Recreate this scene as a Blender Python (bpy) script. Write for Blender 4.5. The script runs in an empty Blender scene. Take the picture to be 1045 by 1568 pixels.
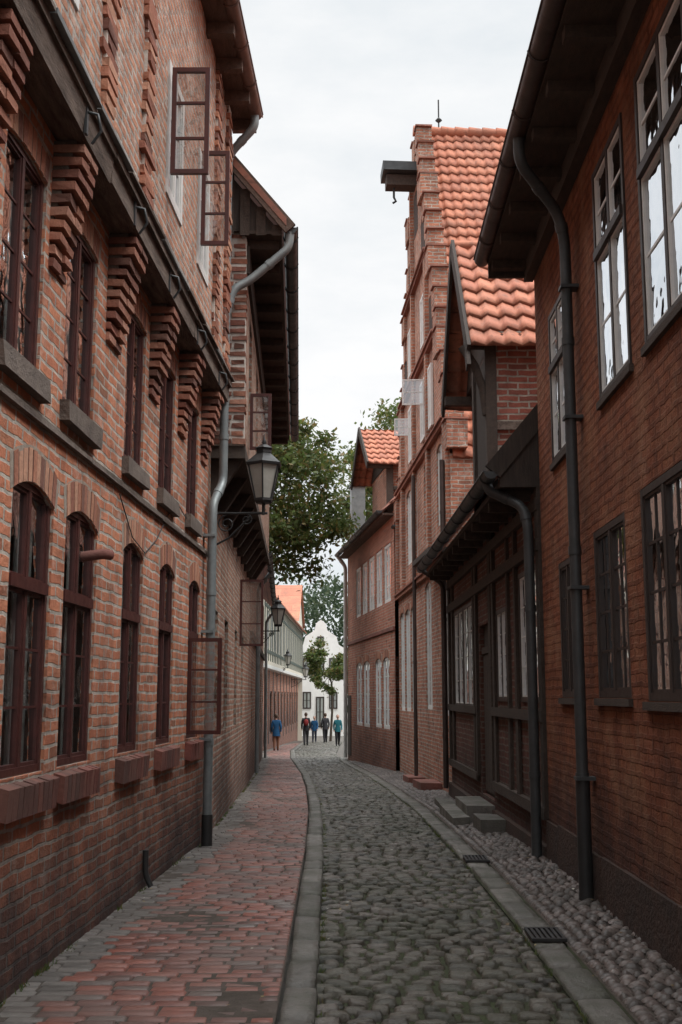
import bpy, math, random
import numpy as np
from mathutils import Vector, Matrix
R=random.Random(11)
sc=bpy.context.scene
COL=sc.collection
# ------------------------------------------------------------ materials
class NT:
    def __init__(s,nt): s.nt=nt
    def n(s,t,props=None,**inp):
        nd=s.nt.nodes.new(t)
        for k,v in (props or {}).items(): setattr(nd,k,v)
        for k,v in inp.items():
            key=int(k[1:]) if k[0]=='i' and k[1:].isdigit() else k.replace('_',' ')
            s.set(nd.inputs[key],v)
        return nd
    def set(s,sock,v):
        if isinstance(v,bpy.types.NodeSocket): s.nt.links.new(v,sock)
        elif isinstance(v,bpy.types.Node): s.nt.links.new(v.outputs[0],sock)
        else:
            if isinstance(v,tuple) and len(v)==3 and sock.type=='RGBA': v=(*v,1)
            sock.default_value=v
    def math(s,op,a,b=0.0,c=0.0,clamp=False):
        nd=s.n('ShaderNodeMath',{'operation':op,'use_clamp':clamp}); s.set(nd.inputs[0],a); s.set(nd.inputs[1],b); s.set(nd.inputs[2],c); return nd.outputs[0]
    def mix(s,f,a,b,mode='MIX'):
        nd=s.n('ShaderNodeMix',{'data_type':'RGBA','blend_type':mode}); s.set(nd.inputs[0],f); s.set(nd.inputs[6],a); s.set(nd.inputs[7],b); return nd.outputs[2]
    def hsv(s,col,sat,val):
        nd=s.n('ShaderNodeHueSaturation',Color=col); nd.inputs['Saturation'].default_value=sat; nd.inputs['Value'].default_value=val; return nd.outputs[0]
    def noise(s,vec,scale,detail=4,rough=.6):
        nd=s.n('ShaderNodeTexNoise'); s.set(nd.inputs['Vector'],vec); nd.inputs['Scale'].default_value=scale; nd.inputs['Detail'].default_value=detail; nd.inputs['Roughness'].default_value=rough; return nd.outputs[0]
    def mr(s,v,a,b,c=0.0,d=1.0):
        nd=s.n('ShaderNodeMapRange'); s.set(nd.inputs[0],v)
        for i,x in enumerate((a,b,c,d)): nd.inputs[i+1].default_value=x
        return nd.outputs[0]
def newmat(name):
    m=bpy.data.materials.new(name); m.use_nodes=True
    t=NT(m.node_tree); b=m.node_tree.nodes['Principled BSDF']
    return m,t,b
def bump(t,b,h,strength=.5,dist=.01):
    nd=t.n('ShaderNodeBump',Height=h); nd.inputs['Strength'].default_value=strength; nd.inputs['Distance'].default_value=dist
    t.set(b.inputs['Normal'],nd.outputs[0])
def brick_mat(name,c1,c2,mortar,bw=.26,rh=.083,ms=.011,dirt=.0,dh=.45,stain=.5,white=.0,bs=.8,rough=.9,dark=(.075,.045,.038),patch=None,dkf=.6,bd=.016,sat=.97,val=1.0,streak=.3):
    m,t,b=newmat(name)
    uv=t.n('ShaderNodeTexCoord').outputs['UV']; pos=t.n('ShaderNodeNewGeometry').outputs['Position']
    nz=t.n('ShaderNodeTexNoise',Vector=uv,Scale=5.0,Detail=3.0)
    wob=t.n('ShaderNodeVectorMath',{'operation':'SCALE'}); t.set(wob.inputs[0],nz.outputs[1]); wob.inputs['Scale'].default_value=.045
    ad=t.n('ShaderNodeVectorMath',{'operation':'ADD'}); t.set(ad.inputs[0],uv); t.set(ad.inputs[1],wob.outputs[0])
    br=t.n('ShaderNodeTexBrick',Vector=ad.outputs[0],Scale=1.0)
    br.inputs['Color1'].default_value=(0,0,0,1); br.inputs['Color2'].default_value=(1,1,1,1); br.inputs['Mortar'].default_value=(.5,.5,.5,1)
    br.inputs['Mortar Size'].default_value=ms; br.inputs['Mortar Smooth'].default_value=.3
    br.inputs['Brick Width'].default_value=bw; br.inputs['Row Height'].default_value=rh
    n1=t.noise(pos,28,5,.7); n2=t.noise(pos,1.1,6,.68); n3=t.noise(pos,6,4)
    f=t.math('ADD',t.math('MULTIPLY',br.outputs[0],.8),t.math('MULTIPLY',t.math('SUBTRACT',n1,.42),1.3),clamp=True)
    col=t.mix(f,c1,c2)
    dk=t.mr(br.outputs[0],.0,.2,1,0); col=t.mix(t.math('MULTIPLY',dk,dkf),col,dark)
    pl=t.mr(br.outputs[0],.84,1,0,.4); col=t.mix(pl,col,tuple(min(1,x*1.35+.04) for x in c1))
    col=t.mix(t.mr(n3,.48,.72,0,.5),col,tuple(x*.45 for x in c2))
    mort=t.mix(t.mr(n3,.3,.7),mortar,tuple(x*.45 for x in mortar))
    fac=t.math('MINIMUM',t.math('ADD',br.outputs[1],t.mr(n1,.64,.78,0,.45)),1)
    col=t.mix(fac,col,mort)
    if patch: col=t.mix(t.mr(t.noise(pos,1.7,6,.7),.47,.63,0,.7),col,patch)
    if white>0: col=t.mix(t.math('MULTIPLY',t.mr(t.noise(pos,4.3,7,.78),.53,.66),white),col,(.62,.56,.50))
    mp=t.n('ShaderNodeMapping',Vector=pos); mp.inputs['Scale'].default_value=(2.6,2.6,.35)
    st=t.mr(t.noise(mp.outputs[0],1.3,5,.6),.5,.7,0,streak); col=t.mix(st,col,tuple(x*.9 for x in dark))
    col=t.mix(t.mr(n2,.47,.68,0,stain),col,tuple(x*.8 for x in dark))
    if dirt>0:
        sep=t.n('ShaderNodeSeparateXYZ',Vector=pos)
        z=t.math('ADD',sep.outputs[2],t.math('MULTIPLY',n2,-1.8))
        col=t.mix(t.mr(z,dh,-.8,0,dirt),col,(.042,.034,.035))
    t.set(b.inputs['Base Color'],t.hsv(col,sat,val)); b.inputs['Roughness'].default_value=rough
    b.inputs['Specular IOR Level'].default_value=.25
    h=t.math('ADD',t.math('MULTIPLY',fac,-1.0),t.math('ADD',t.math('MULTIPLY',n1,1.1),t.math('ADD',t.math('MULTIPLY',br.outputs[0],.35),t.math('MULTIPLY',n3,1.0))))
    bump(t,b,h,bs,bd)
    return m
def noisy(name,a,b_,scale=6,rough=.7,bs=.3,dist=.01,metal=0,island=0,stretch=None,spec=.4):
    m,t,b=newmat(name)
    g=t.n('ShaderNodeNewGeometry'); pos=g.outputs['Position']
    if stretch:
        mp=t.n('ShaderNodeMapping',Vector=pos); mp.inputs['Scale'].default_value=stretch; pos=mp.outputs[0]
    n=t.noise(pos,scale,6,.65); f=t.mr(n,.3,.7)
    if island: f=t.math('ADD',t.math('MULTIPLY',g.outputs['Random Per Island'],island),t.math('MULTIPLY',f,1-island))
    t.set(b.inputs['Base Color'],t.mix(f,a,b_)); t.set(b.inputs['Roughness'],t.mr(n,.3,.7,max(.1,rough-.08),min(1,rough+.1))); b.inputs['Metallic'].default_value=metal
    b.inputs['Specular IOR Level'].default_value=spec
    bump(t,b,t.noise(pos,scale*6,5),bs,dist)
    return m
def ramp_island(name,cols,rough=.75,nscale=25,bs=.5,dist=.006,dirtc=(.04,.04,.03),dirt=.5,spec=.35,transl=0,ds=.9,sat=1.0,val=1.0):
    m,t,b=newmat(name)
    g=t.n('ShaderNodeNewGeometry')
    cr=t.n('ShaderNodeValToRGB',Fac=g.outputs['Random Per Island']); cr.color_ramp.interpolation='CONSTANT'
    el=cr.color_ramp.elements
    while len(el)<len(cols): el.new(.5)
    for i,c in enumerate(cols): el[i].position=i/len(cols); el[i].color=(*c,1)
    n=t.noise(g.outputs['Position'],nscale,5,.65); n2=t.noise(g.outputs['Position'],ds,5,.6)
    col=t.mix(t.mr(n,.35,.75,0,.6),cr.outputs[0],(.45,.45,.45),'MULTIPLY')
    col=t.mix(t.mr(n2,.42,.62,0,dirt),col,dirtc)
    col=t.hsv(col,sat,val)
    t.set(b.inputs['Base Color'],col); t.set(b.inputs['Roughness'],t.mr(n2,.3,.7,rough-.12,rough+.14)); b.inputs['Specular IOR Level'].default_value=spec
    bump(t,b,n,bs,dist)
    if transl:
        tr=t.n('ShaderNodeBsdfTranslucent',Color=col); mx=t.n('ShaderNodeMixShader'); mx.inputs[0].default_value=transl
        t.set(mx.inputs[1],b.outputs[0]); t.set(mx.inputs[2],tr.outputs[0]); t.set(m.node_tree.nodes['Material Output'].inputs[0],mx.outputs[0])
    return m
def tile_mat(name,a,b_):
    m,t,b=newmat(name)
    uv=t.n('ShaderNodeTexCoord').outputs['UV']; pos=t.n('ShaderNodeNewGeometry').outputs['Position']
    fl=t.n('ShaderNodeVectorMath',{'operation':'FLOOR'}); t.set(fl.inputs[0],uv)
    wn=t.n('ShaderNodeTexWhiteNoise',Vector=fl.outputs[0])
    n=t.noise(pos,9,6,.7); n2=t.noise(pos,1.2,5)
    col=t.mix(t.math('ADD',t.math('MULTIPLY',wn.outputs[0],.75),t.math('MULTIPLY',n,.25)),a,b_)
    col=t.mix(t.mr(n,.5,.72,0,.65),col,(.12,.075,.055)); col=t.mix(t.mr(n2,.47,.7,0,.5),col,(.17,.10,.075))
    fr=t.n('ShaderNodeSeparateXYZ',Vector=uv); ff=t.math('FRACT',fr.outputs[1])
    col=t.mix(t.mr(ff,.06,.0,0,.6),col,(.05,.03,.02))
    t.set(b.inputs['Base Color'],col); b.inputs['Roughness'].default_value=.8
    bump(t,b,n,.4,.012)
    return m
def glass_mat(name,tint=(.8,.85,.85),base=.06,ex=3.5,gc=(.9,.92,.95)):
    m,t,b=newmat(name)
    lw=t.n('ShaderNodeLayerWeight'); lw.inputs[0].default_value=.5
    pos=t.n('ShaderNodeNewGeometry').outputs['Position']
    bp=t.n('ShaderNodeBump',Height=t.noise(pos,3.5,2)); bp.inputs['Strength'].default_value=.3; bp.inputs['Distance'].default_value=.03
    f=t.math('ADD',t.math('MULTIPLY',t.math('POWER',lw.outputs['Facing'],ex),.9),base,clamp=True)
    gl=t.n('ShaderNodeBsdfGlossy',Normal=bp.outputs[0]); gl.inputs['Roughness'].default_value=.03; gl.inputs['Color'].default_value=(*gc,1)
    tr=t.n('ShaderNodeBsdfTransparent',Color=tint); mx=t.n('ShaderNodeMixShader',i0=f)
    t.set(mx.inputs[1],tr.outputs[0]); t.set(mx.inputs[2],gl.outputs[0]); t.set(m.node_tree.nodes['Material Output'].inputs[0],mx.outputs[0])
    return m
M={}
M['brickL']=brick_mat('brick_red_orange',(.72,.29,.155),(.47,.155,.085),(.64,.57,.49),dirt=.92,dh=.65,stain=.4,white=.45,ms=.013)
M['brickU']=brick_mat('brick_rough_upper',(.74,.37,.23),(.52,.22,.135),(.68,.62,.55),stain=.22,white=.9,bs=1,ms=.017,bd=.025,streak=.2)
M['brickP']=brick_mat('brick_pale_joint',(.50,.22,.15),(.34,.15,.11),(.8,.77,.71),bw=.26,rh=.105,ms=.034,stain=.1,white=.4,streak=.1)
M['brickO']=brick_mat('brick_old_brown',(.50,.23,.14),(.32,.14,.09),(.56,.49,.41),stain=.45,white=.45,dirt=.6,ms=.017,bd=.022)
M['brickD']=brick_mat('brick_dark',(.20,.075,.05),(.11,.042,.033),(.25,.2,.16),stain=.5,dirt=.5,ms=.012)
M['brickC']=brick_mat('brick_cheek',(.40,.12,.08),(.27,.085,.058),(.52,.47,.4),stain=.2,ms=.013,streak=.2)
M['brickR']=brick_mat('brick_gable',(.58,.24,.14),(.37,.135,.082),(.58,.52,.44),stain=.4,white=.4,ms=.013,bd=.022)
M['brickF']=brick_mat('brick_far',(.54,.21,.125),(.39,.14,.09),(.52,.45,.38),stain=.3,ms=.011,dirt=.5)
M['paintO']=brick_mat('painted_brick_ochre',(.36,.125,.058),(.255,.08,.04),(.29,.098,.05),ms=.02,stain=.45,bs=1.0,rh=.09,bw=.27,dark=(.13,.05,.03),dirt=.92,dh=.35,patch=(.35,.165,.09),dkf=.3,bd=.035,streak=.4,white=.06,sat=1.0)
M['plinth']=noisy('plinth_dark',(.045,.032,.028),(.085,.05,.037),4,.9,.9,.04)
M['vous']=ramp_island('brick_loose',[(.60,.26,.15),(.46,.175,.105),(.54,.22,.13),(.36,.135,.085),(.64,.33,.21),(.25,.11,.08)],.9,30,.9,.012,(.18,.10,.07),.3,sat=.95,val=.95)
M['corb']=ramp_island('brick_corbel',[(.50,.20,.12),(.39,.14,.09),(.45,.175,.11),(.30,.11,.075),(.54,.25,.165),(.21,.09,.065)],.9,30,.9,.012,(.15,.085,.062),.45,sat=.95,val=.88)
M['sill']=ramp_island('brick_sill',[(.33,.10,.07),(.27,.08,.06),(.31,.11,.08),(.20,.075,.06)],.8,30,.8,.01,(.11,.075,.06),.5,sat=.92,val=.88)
M['sillD']=noisy('sill_stone',(.10,.078,.066),(.20,.16,.135),8,.9,.8,.015)
M['mortar']=noisy('mortar',(.42,.36,.30),(.26,.21,.17),20,.95,.6,.01)
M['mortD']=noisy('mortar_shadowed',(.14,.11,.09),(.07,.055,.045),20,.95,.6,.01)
M['mortW']=noisy('mortar_pale',(.7,.66,.6),(.5,.45,.4),14,.95,.6,.01)
M['wred']=noisy('frame_oxblood',(.10,.032,.028),(.06,.024,.021),12,.4,.2,.003)
M['wdark']=noisy('frame_dark',(.03,.022,.02),(.05,.036,.03),12,.5,.2,.003)
M['wwhite']=noisy('frame_white',(.74,.74,.72),(.62,.62,.59),10,.5,.15,.003)
M['glass']=glass_mat('window_glass',(.8,.84,.84),.16,2.2,(.66,.70,.72))
M['glassR']=glass_mat('window_glass_reflective',(.6,.65,.65),.34,1.8)
M['glassC']=glass_mat('casement_glass',(.75,.78,.78),.28,2.0)
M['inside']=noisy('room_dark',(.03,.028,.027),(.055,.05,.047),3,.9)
M['curtain']=noisy('curtain',(.62,.62,.60),(.5,.5,.48),5,.9)
M['timber']=noisy('timber_dark',(.045,.034,.028),(.095,.07,.056),5,.85,.8,.015,stretch=(4,1,4))
M['timberB']=noisy('timber_brown',(.14,.09,.068),(.08,.054,.042),5,.85,.7,.012,stretch=(4,.6,4))
M['beamL']=noisy('timber_weathered',(.25,.19,.155),(.07,.052,.043),4,.9,.9,.02,stretch=(5,.8,5))
M['board']=noisy('boarding_black',(.032,.026,.022),(.072,.055,.046),6,.85,.5,.01,stretch=(6,6,.6))
M['zinc']=noisy('zinc_grey',(.27,.295,.295),(.17,.19,.195),5,.5,.2,.004,metal=.3)
M['zincD']=noisy('zinc_dark',(.08,.085,.087),(.05,.055,.057),5,.5,.2,.004,metal=.3)
M['copper']=noisy('copper_brown',(.18,.11,.09),(.11,.075,.062),5,.42,.2,.004,metal=.3)
M['copperD']=noisy('gutter_dark_brown',(.095,.068,.06),(.05,.038,.034),5,.4,.2,.004,metal=.2)
M['iron']=noisy('iron_black',(.025,.025,.025),(.04,.04,.04),9,.5,.2,.003)
M['tile']=tile_mat('clay_pantile',(.56,.215,.125),(.40,.14,.085))
M['tileD']=tile_mat('clay_pantile_old',(.33,.13,.085),(.21,.085,.06))
M['cream']=noisy('render_cream',(.68,.64,.54),(.58,.54,.45),2,.9)
M['white']=noisy('render_white',(.82,.81,.79),(.72,.71,.69),2,.9)
M['green']=noisy('timber_green',(.06,.085,.07),(.08,.10,.08),8,.7)
M['frost']=noisy('lamp_glass',(.5,.49,.44),(.38,.37,.33),4,.2)
M['cobble']=ramp_island('cobble_stone',[(.098,.087,.066),(.066,.061,.047),(.125,.11,.088),(.085,.076,.056),(.112,.094,.076),(.055,.052,.042),(.15,.132,.112)],.38,24,1,.018,(.044,.048,.026),.6,.55)
M['cobS']=ramp_island('cobble_small',[(.14,.11,.098),(.092,.076,.067),(.17,.137,.122),(.075,.063,.056),(.12,.098,.087)],.5,22,.7,.01,(.05,.043,.036),.6,.45)
M['paver']=ramp_island('paver_red',[(.27,.105,.078),(.225,.09,.07),(.30,.12,.09),(.19,.09,.075),(.245,.105,.082),(.17,.135,.12),(.285,.10,.072),(.14,.085,.073)],.5,18,.6,.007,(.15,.11,.095),.6,.45)
M['paveG']=ramp_island('paver_grey',[(.175,.155,.14),(.14,.127,.115),(.20,.182,.165)],.65,18,.7,.008,(.09,.077,.068),.5)
M['kerb']=ramp_island('kerb_stone',[(.165,.156,.139),(.13,.124,.11),(.20,.186,.166),(.145,.136,.122)],.5,14,1,.02,(.065,.068,.048),.65,ds=2.5)
M['moss']=noisy('joint_moss',(.042,.058,.02),(.034,.029,.022),5,.95,.8,.02)
M['joint']=noisy('joint_sand',(.10,.08,.067),(.055,.047,.037),7,.95,.8,.01)
M['ground']=noisy('ground_cobble_grey',(.14,.13,.115),(.10,.09,.08),3,.9,.8,.02)
M['leaf']=ramp_island('foliage',[(.105,.15,.035),(.14,.185,.042),(.075,.115,.03),(.18,.20,.05),(.09,.135,.042),(.23,.17,.06)],.5,3,.0,.001,(.065,.095,.03),.5,.4,.45,ds=.8)
M['leafF']=ramp_island('foliage_far',[(.07,.105,.06),(.09,.125,.07),(.05,.08,.045),(.105,.13,.07)],.7,3,.0,.001,(.045,.07,.038),.5,.3,.35,ds=.25)
M['litter']=ramp_island('leaf_litter',[(.35,.28,.12),(.25,.16,.07),(.5,.48,.42),(.12,.16,.05)],.8,3,.0,.001,(.2,.15,.08),.2)
M['bark']=noisy('bark',(.09,.065,.045),(.045,.036,.028),9,.95,1,.02,stretch=(3,3,.7))
M['skin']=noisy('skin',(.5,.3,.22),(.45,.27,.2),9,.6,.05)
M['hair']=noisy('hair',(.05,.03,.02),(.09,.055,.035),30,.6,.2)
for nm,c in dict(cl_blue=(.012,.08,.19),cl_teal=(.015,.13,.16),cl_black=(.015,.015,.018),cl_grey=(.035,.035,.04),cl_tan=(.20,.09,.055),cl_jean=(.025,.032,.055),cl_red=(.25,.03,.03),shoe=(.02,.018,.016)).items():
    M[nm]=noisy(nm,c,tuple(x*.75 for x in c),14,.85,.2)
# ------------------------------------------------------------ mesh helpers
class Fr:
    def __init__(s,X0,Y0,X1,Y1,sg):
        s.X0,s.Y0=X0,Y0; s.m=(X1-X0)/(Y1-Y0); n=math.sqrt(1+s.m**2); s.nx=sg/n; s.ny=-sg*s.m/n; s.sg=sg
    def P(s,u,v,z): return (s.X0+(u-s.Y0)*s.m+v*s.nx, u+v*s.ny, z)
class WFr:
    def P(s,u,v,z): return (u,v,z)
W=WFr()
class MB:
    def __init__(s,name,fr=W): s.name=name; s.f=fr; s.v=[]; s.fc=[]; s.uv=[]; s.mi=[]; s.sm=[]; s.ms=[]
    def mid(s,m):
        if m not in s.ms: s.ms.append(m)
        return s.ms.index(m)
    def poly(s,pts,mat,uv=None,smooth=False):
        b=len(s.v); s.v+= [s.f.P(*p) for p in pts]; s.fc.append(tuple(range(b,b+len(pts))))
        if uv is None:
            a=Vector(pts[0]);n=Vector((0,0,0))
            for i in range(1,len(pts)-1): n+=(Vector(pts[i])-a).cross(Vector(pts[i+1])-a)
            ax=max(range(3),key=lambda i:abs(n[i]))
            uv=[(p[1],p[2]) if ax==0 else (p[0],p[2]) if ax==1 else (p[0],p[1]) for p in pts]
        s.uv.append(uv); s.mi.append(s.mid(mat)); s.sm.append(smooth)
    def shared(s,pts,faces,mat,uvs=None,smooth=True):
        b=len(s.v); s.v+=[s.f.P(*p) for p in pts]; k=s.mid(mat)
        for f in faces:
            s.fc.append(tuple(b+i for i in f)); s.mi.append(k); s.sm.append(smooth)
            s.uv.append([uvs[i] for i in f] if uvs else [(pts[i][0]+pts[i][1],pts[i][2]) for i in f])
    def hexa(s,c,mat):
        b=len(s.v); s.v+=[s.f.P(*p) for p in c]; k=s.mid(mat)
        for q in ((0,1,2,3),(4,5,6,7),(0,1,5,4),(1,2,6,5),(2,3,7,6),(3,0,4,7)):
            s.fc.append(tuple(b+i for i in q)); pts=[c[i] for i in q]
            n=(Vector(pts[1])-Vector(pts[0])).cross(Vector(pts[2])-Vector(pts[0])); ax=max(range(3),key=lambda i:abs(n[i]))
            s.uv.append([(p[1],p[2]) if ax==0 else (p[0],p[2]) if ax==1 else (p[0],p[1]) for p in pts]); s.mi.append(k); s.sm.append(False)
    def box(s,u0,u1,v0,v1,z0,z1,mat,j=0):
        c=[(u0,v0,z0),(u1,v0,z0),(u1,v1,z0),(u0,v1,z0),(u0,v0,z1),(u1,v0,z1),(u1,v1,z1),(u0,v1,z1)]
        if j: c=[tuple(x+R.uniform(-j,j) for x in p) for p in c]
        s.hexa(c,mat)
    def prism(s,pts,v0,v1,mat):
        n=len(pts); s.poly([(p[0],v1,p[1]) for p in pts],mat); s.poly([(p[0],v0,p[1]) for p in pts],mat)
        for i in range(n):
            a,b=pts[i],pts[(i+1)%n]; s.poly([(a[0],v0,a[1]),(b[0],v0,b[1]),(b[0],v1,b[1]),(a[0],v1,a[1])],mat)
    def prismU(s,pts,u0,u1,mat):
        n=len(pts); s.poly([(u0,p[0],p[1]) for p in pts],mat); s.poly([(u1,p[0],p[1]) for p in pts],mat)
        for i in range(n):
            a,b=pts[i],pts[(i+1)%n]; s.poly([(u0,a[0],a[1]),(u0,b[0],b[1]),(u1,b[0],b[1]),(u1,a[0],a[1])],mat)
    def beam(s,p,q,w,h,mat):
        p,q=Vector(p),Vector(q); d=(q-p).normalized(); up=Vector((0,0,1)) if abs(d.z)<.9 else Vector((1,0,0))
        a=d.cross(up).normalized()*w/2; b=a.cross(d).normalized()*h/2
        s.hexa([tuple(x) for x in (p-a-b,p+a-b,p+a+b,p-a+b,q-a-b,q+a-b,q+a+b,q-a+b)],mat)
    def tube(s,pts,r,mat,n=12,cap=True):
        pts=[Vector(p) for p in pts]; k=len(pts); rs=r if isinstance(r,(list,tuple)) else [r]*k
        P=[];F=[]; prev=None
        for i,p in enumerate(pts):
            d=(pts[min(i+1,k-1)]-pts[max(i-1,0)]).normalized()
            if prev is None: a=d.orthogonal().normalized()
            else: a=(prev-d*prev.dot(d)).normalized()
            prev=a; b=d.cross(a)
            for j in range(n):
                t=2*math.pi*j/n; P.append(tuple(p+(a*math.cos(t)+b*math.sin(t))*rs[i]))
        for i in range(k-1):
            for j in range(n): F.append((i*n+j,i*n+(j+1)%n,(i+1)*n+(j+1)%n,(i+1)*n+j))
        s.shared(P,F,mat)
        if cap:
            s.poly(P[:n],mat); s.poly(P[-n:],mat)
    def finish(s,parent=None):
        me=bpy.data.meshes.new(s.name); me.from_pydata(s.v,[],s.fc)
        for m in s.ms: me.materials.append(M[m])
        me.polygons.foreach_set('material_index',s.mi); me.polygons.foreach_set('use_smooth',s.sm)
        ul=me.uv_layers.new(name='UVMap'); fl=[c for f in s.uv for p in f for c in p]; ul.data.foreach_set('uv',fl)
        o=bpy.data.objects.new(s.name,me); COL.objects.link(o)
        if parent: o.parent=parent
        return o
def curve(pts,seg=5):
    pts=[Vector(p) for p in pts]; out=[pts[0]]
    for i in range(1,len(pts)-1):
        a,b,c=pts[i-1],pts[i],pts[i+1]; ra=min(.12,(a-b).length*.45,(c-b).length*.45)
        p=b+(a-b).normalized()*ra; q=b+(c-b).normalized()*ra
        for k in range(seg+1):
            t=k/seg; out.append(p*(1-t)**2+b*2*t*(1-t)+q*t*t)
    return out+[pts[-1]]
def empty(name,loc=(0,0,0)):
    e=bpy.data.objects.new(name,None); COL.objects.link(e); e.empty_display_size=.3; return e
def pipe(mb,pts,r,mat,collars=True):
    mb.tube(curve(pts),r,mat)
    for i in range(len(pts)-1):
        a,b=Vector(pts[i]),Vector(pts[i+1]); L=(b-a).length; d=(b-a)/L
        k=max(1,int(L/1.6))
        if L>.25:
            for j in range(k):
                c=a+d*(L*(j+.5)/k if k>1 else L*.5); mb.tube([c-d*.035,c+d*.035],r*1.14,mat)
def gutter(mb,u0,u1,v,z,r,mat,br=.9):
    P=[];n=10
    for u in (u0,u1):
        for rr in (r,r*.9):
            for i in range(n+1):
                t=math.pi*i/n; P.append((u,v+math.cos(t)*rr,z-math.sin(t)*rr))
    F=[]
    for o in (0,n+1):
        for i in range(n): F.append((o+i,o+i+1,o+i+1+2*(n+1),o+i+2*(n+1)))
    mb.shared(P,F,mat)
    for u in (u0,u1): mb.poly([(u,v+math.cos(math.pi*i/n)*r,z-math.sin(math.pi*i/n)*r) for i in range(n+1)],mat)
    mb.tube([(u0,v+r,z),(u1,v+r,z)],.012,mat,6)
    u=u0+.3
    while u<u1:
        mb.tube([(u,v+math.cos(math.pi*i/8)*r*1.06,z-math.sin(math.pi*i/8)*r*1.06) for i in range(9)],.012,mat,5); u+=br
def wall(mb,u0,u1,z0,z1,v,ops,mat,rev=.12,rmat=None):
    us=sorted({u0,u1,*[x for o in ops for x in o[:2]]}); zs=sorted({z0,z1,*[x for o in ops for x in o[2:4]]})
    us=[x for x in us if u0<=x<=u1]; zs=[x for x in zs if z0<=x<=z1]
    for i in range(len(us)-1):
        for j in range(len(zs)-1):
            cu,cz=(us[i]+us[i+1])/2,(zs[j]+zs[j+1])/2
            if any(o[0]<cu<o[1] and o[2]<cz<o[3] for o in ops): continue
            mb.poly([(us[i],v,zs[j]),(us[i+1],v,zs[j]),(us[i+1],v,zs[j+1]),(us[i],v,zs[j+1])],mat)
    rm=rmat or mat
    for o in ops:
        a,b,c,d=o[:4]; w=v-rev-.25
        mb.poly([(a,v,c),(a,w,c),(a,w,d),(a,v,d)],rm); mb.poly([(b,v,c),(b,w,c),(b,w,d),(b,v,d)],rm)
        mb.poly([(a,v,c),(b,v,c),(b,w,c),(a,w,c)],rm); mb.poly([(a,v,d),(b,v,d),(b,w,d),(a,w,d)],rm)
def arch(mb,o,v,rise,mat,rev=.12,vh=.22,vmat='vous',proud=.006):
    a,b,c,d=o[:4]; n=10
    zz=lambda t:d-rise*(2*t-1)**2
    for i in range(n):
        t0,t1=i/n,(i+1)/n; x0,x1=a+(b-a)*t0,a+(b-a)*t1
        mb.poly([(x0,v,d),(x1,v,d),(x1,v,zz(t1)),(x0,v,zz(t0))],mat)
        mb.poly([(x0,v,zz(t0)),(x1,v,zz(t1)),(x1,v-rev,zz(t1)),(x0,v-rev,zz(t0))],mat)
    k=max(6,int((b-a)/.078))
    def pt(t,h):
        s=(t-.5)*2; x=a+(b-a)*t; z=d-rise*s*s; return (x+s*.14*h,z+h*math.sqrt(max(.2,1-.08*s*s)))
    mb.prism([pt(i/8*1.12-.06,.002) for i in range(9)]+[pt(i/8*1.12-.06,vh) for i in range(8,-1,-1)],v-.02,v+.002,'mortar')
    for i in range(0,k):
        t0,t1=(i+.09+R.uniform(-.03,.03))/k,(i+.91)/k; hh=vh-.005-R.uniform(0,.03)
        mb.prism([pt(t0,0.003),pt(t1,0.003),pt(t1,hh),pt(t0,hh)],v-.02,v+proud*.6+R.uniform(0,.006),vmat)
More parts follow.
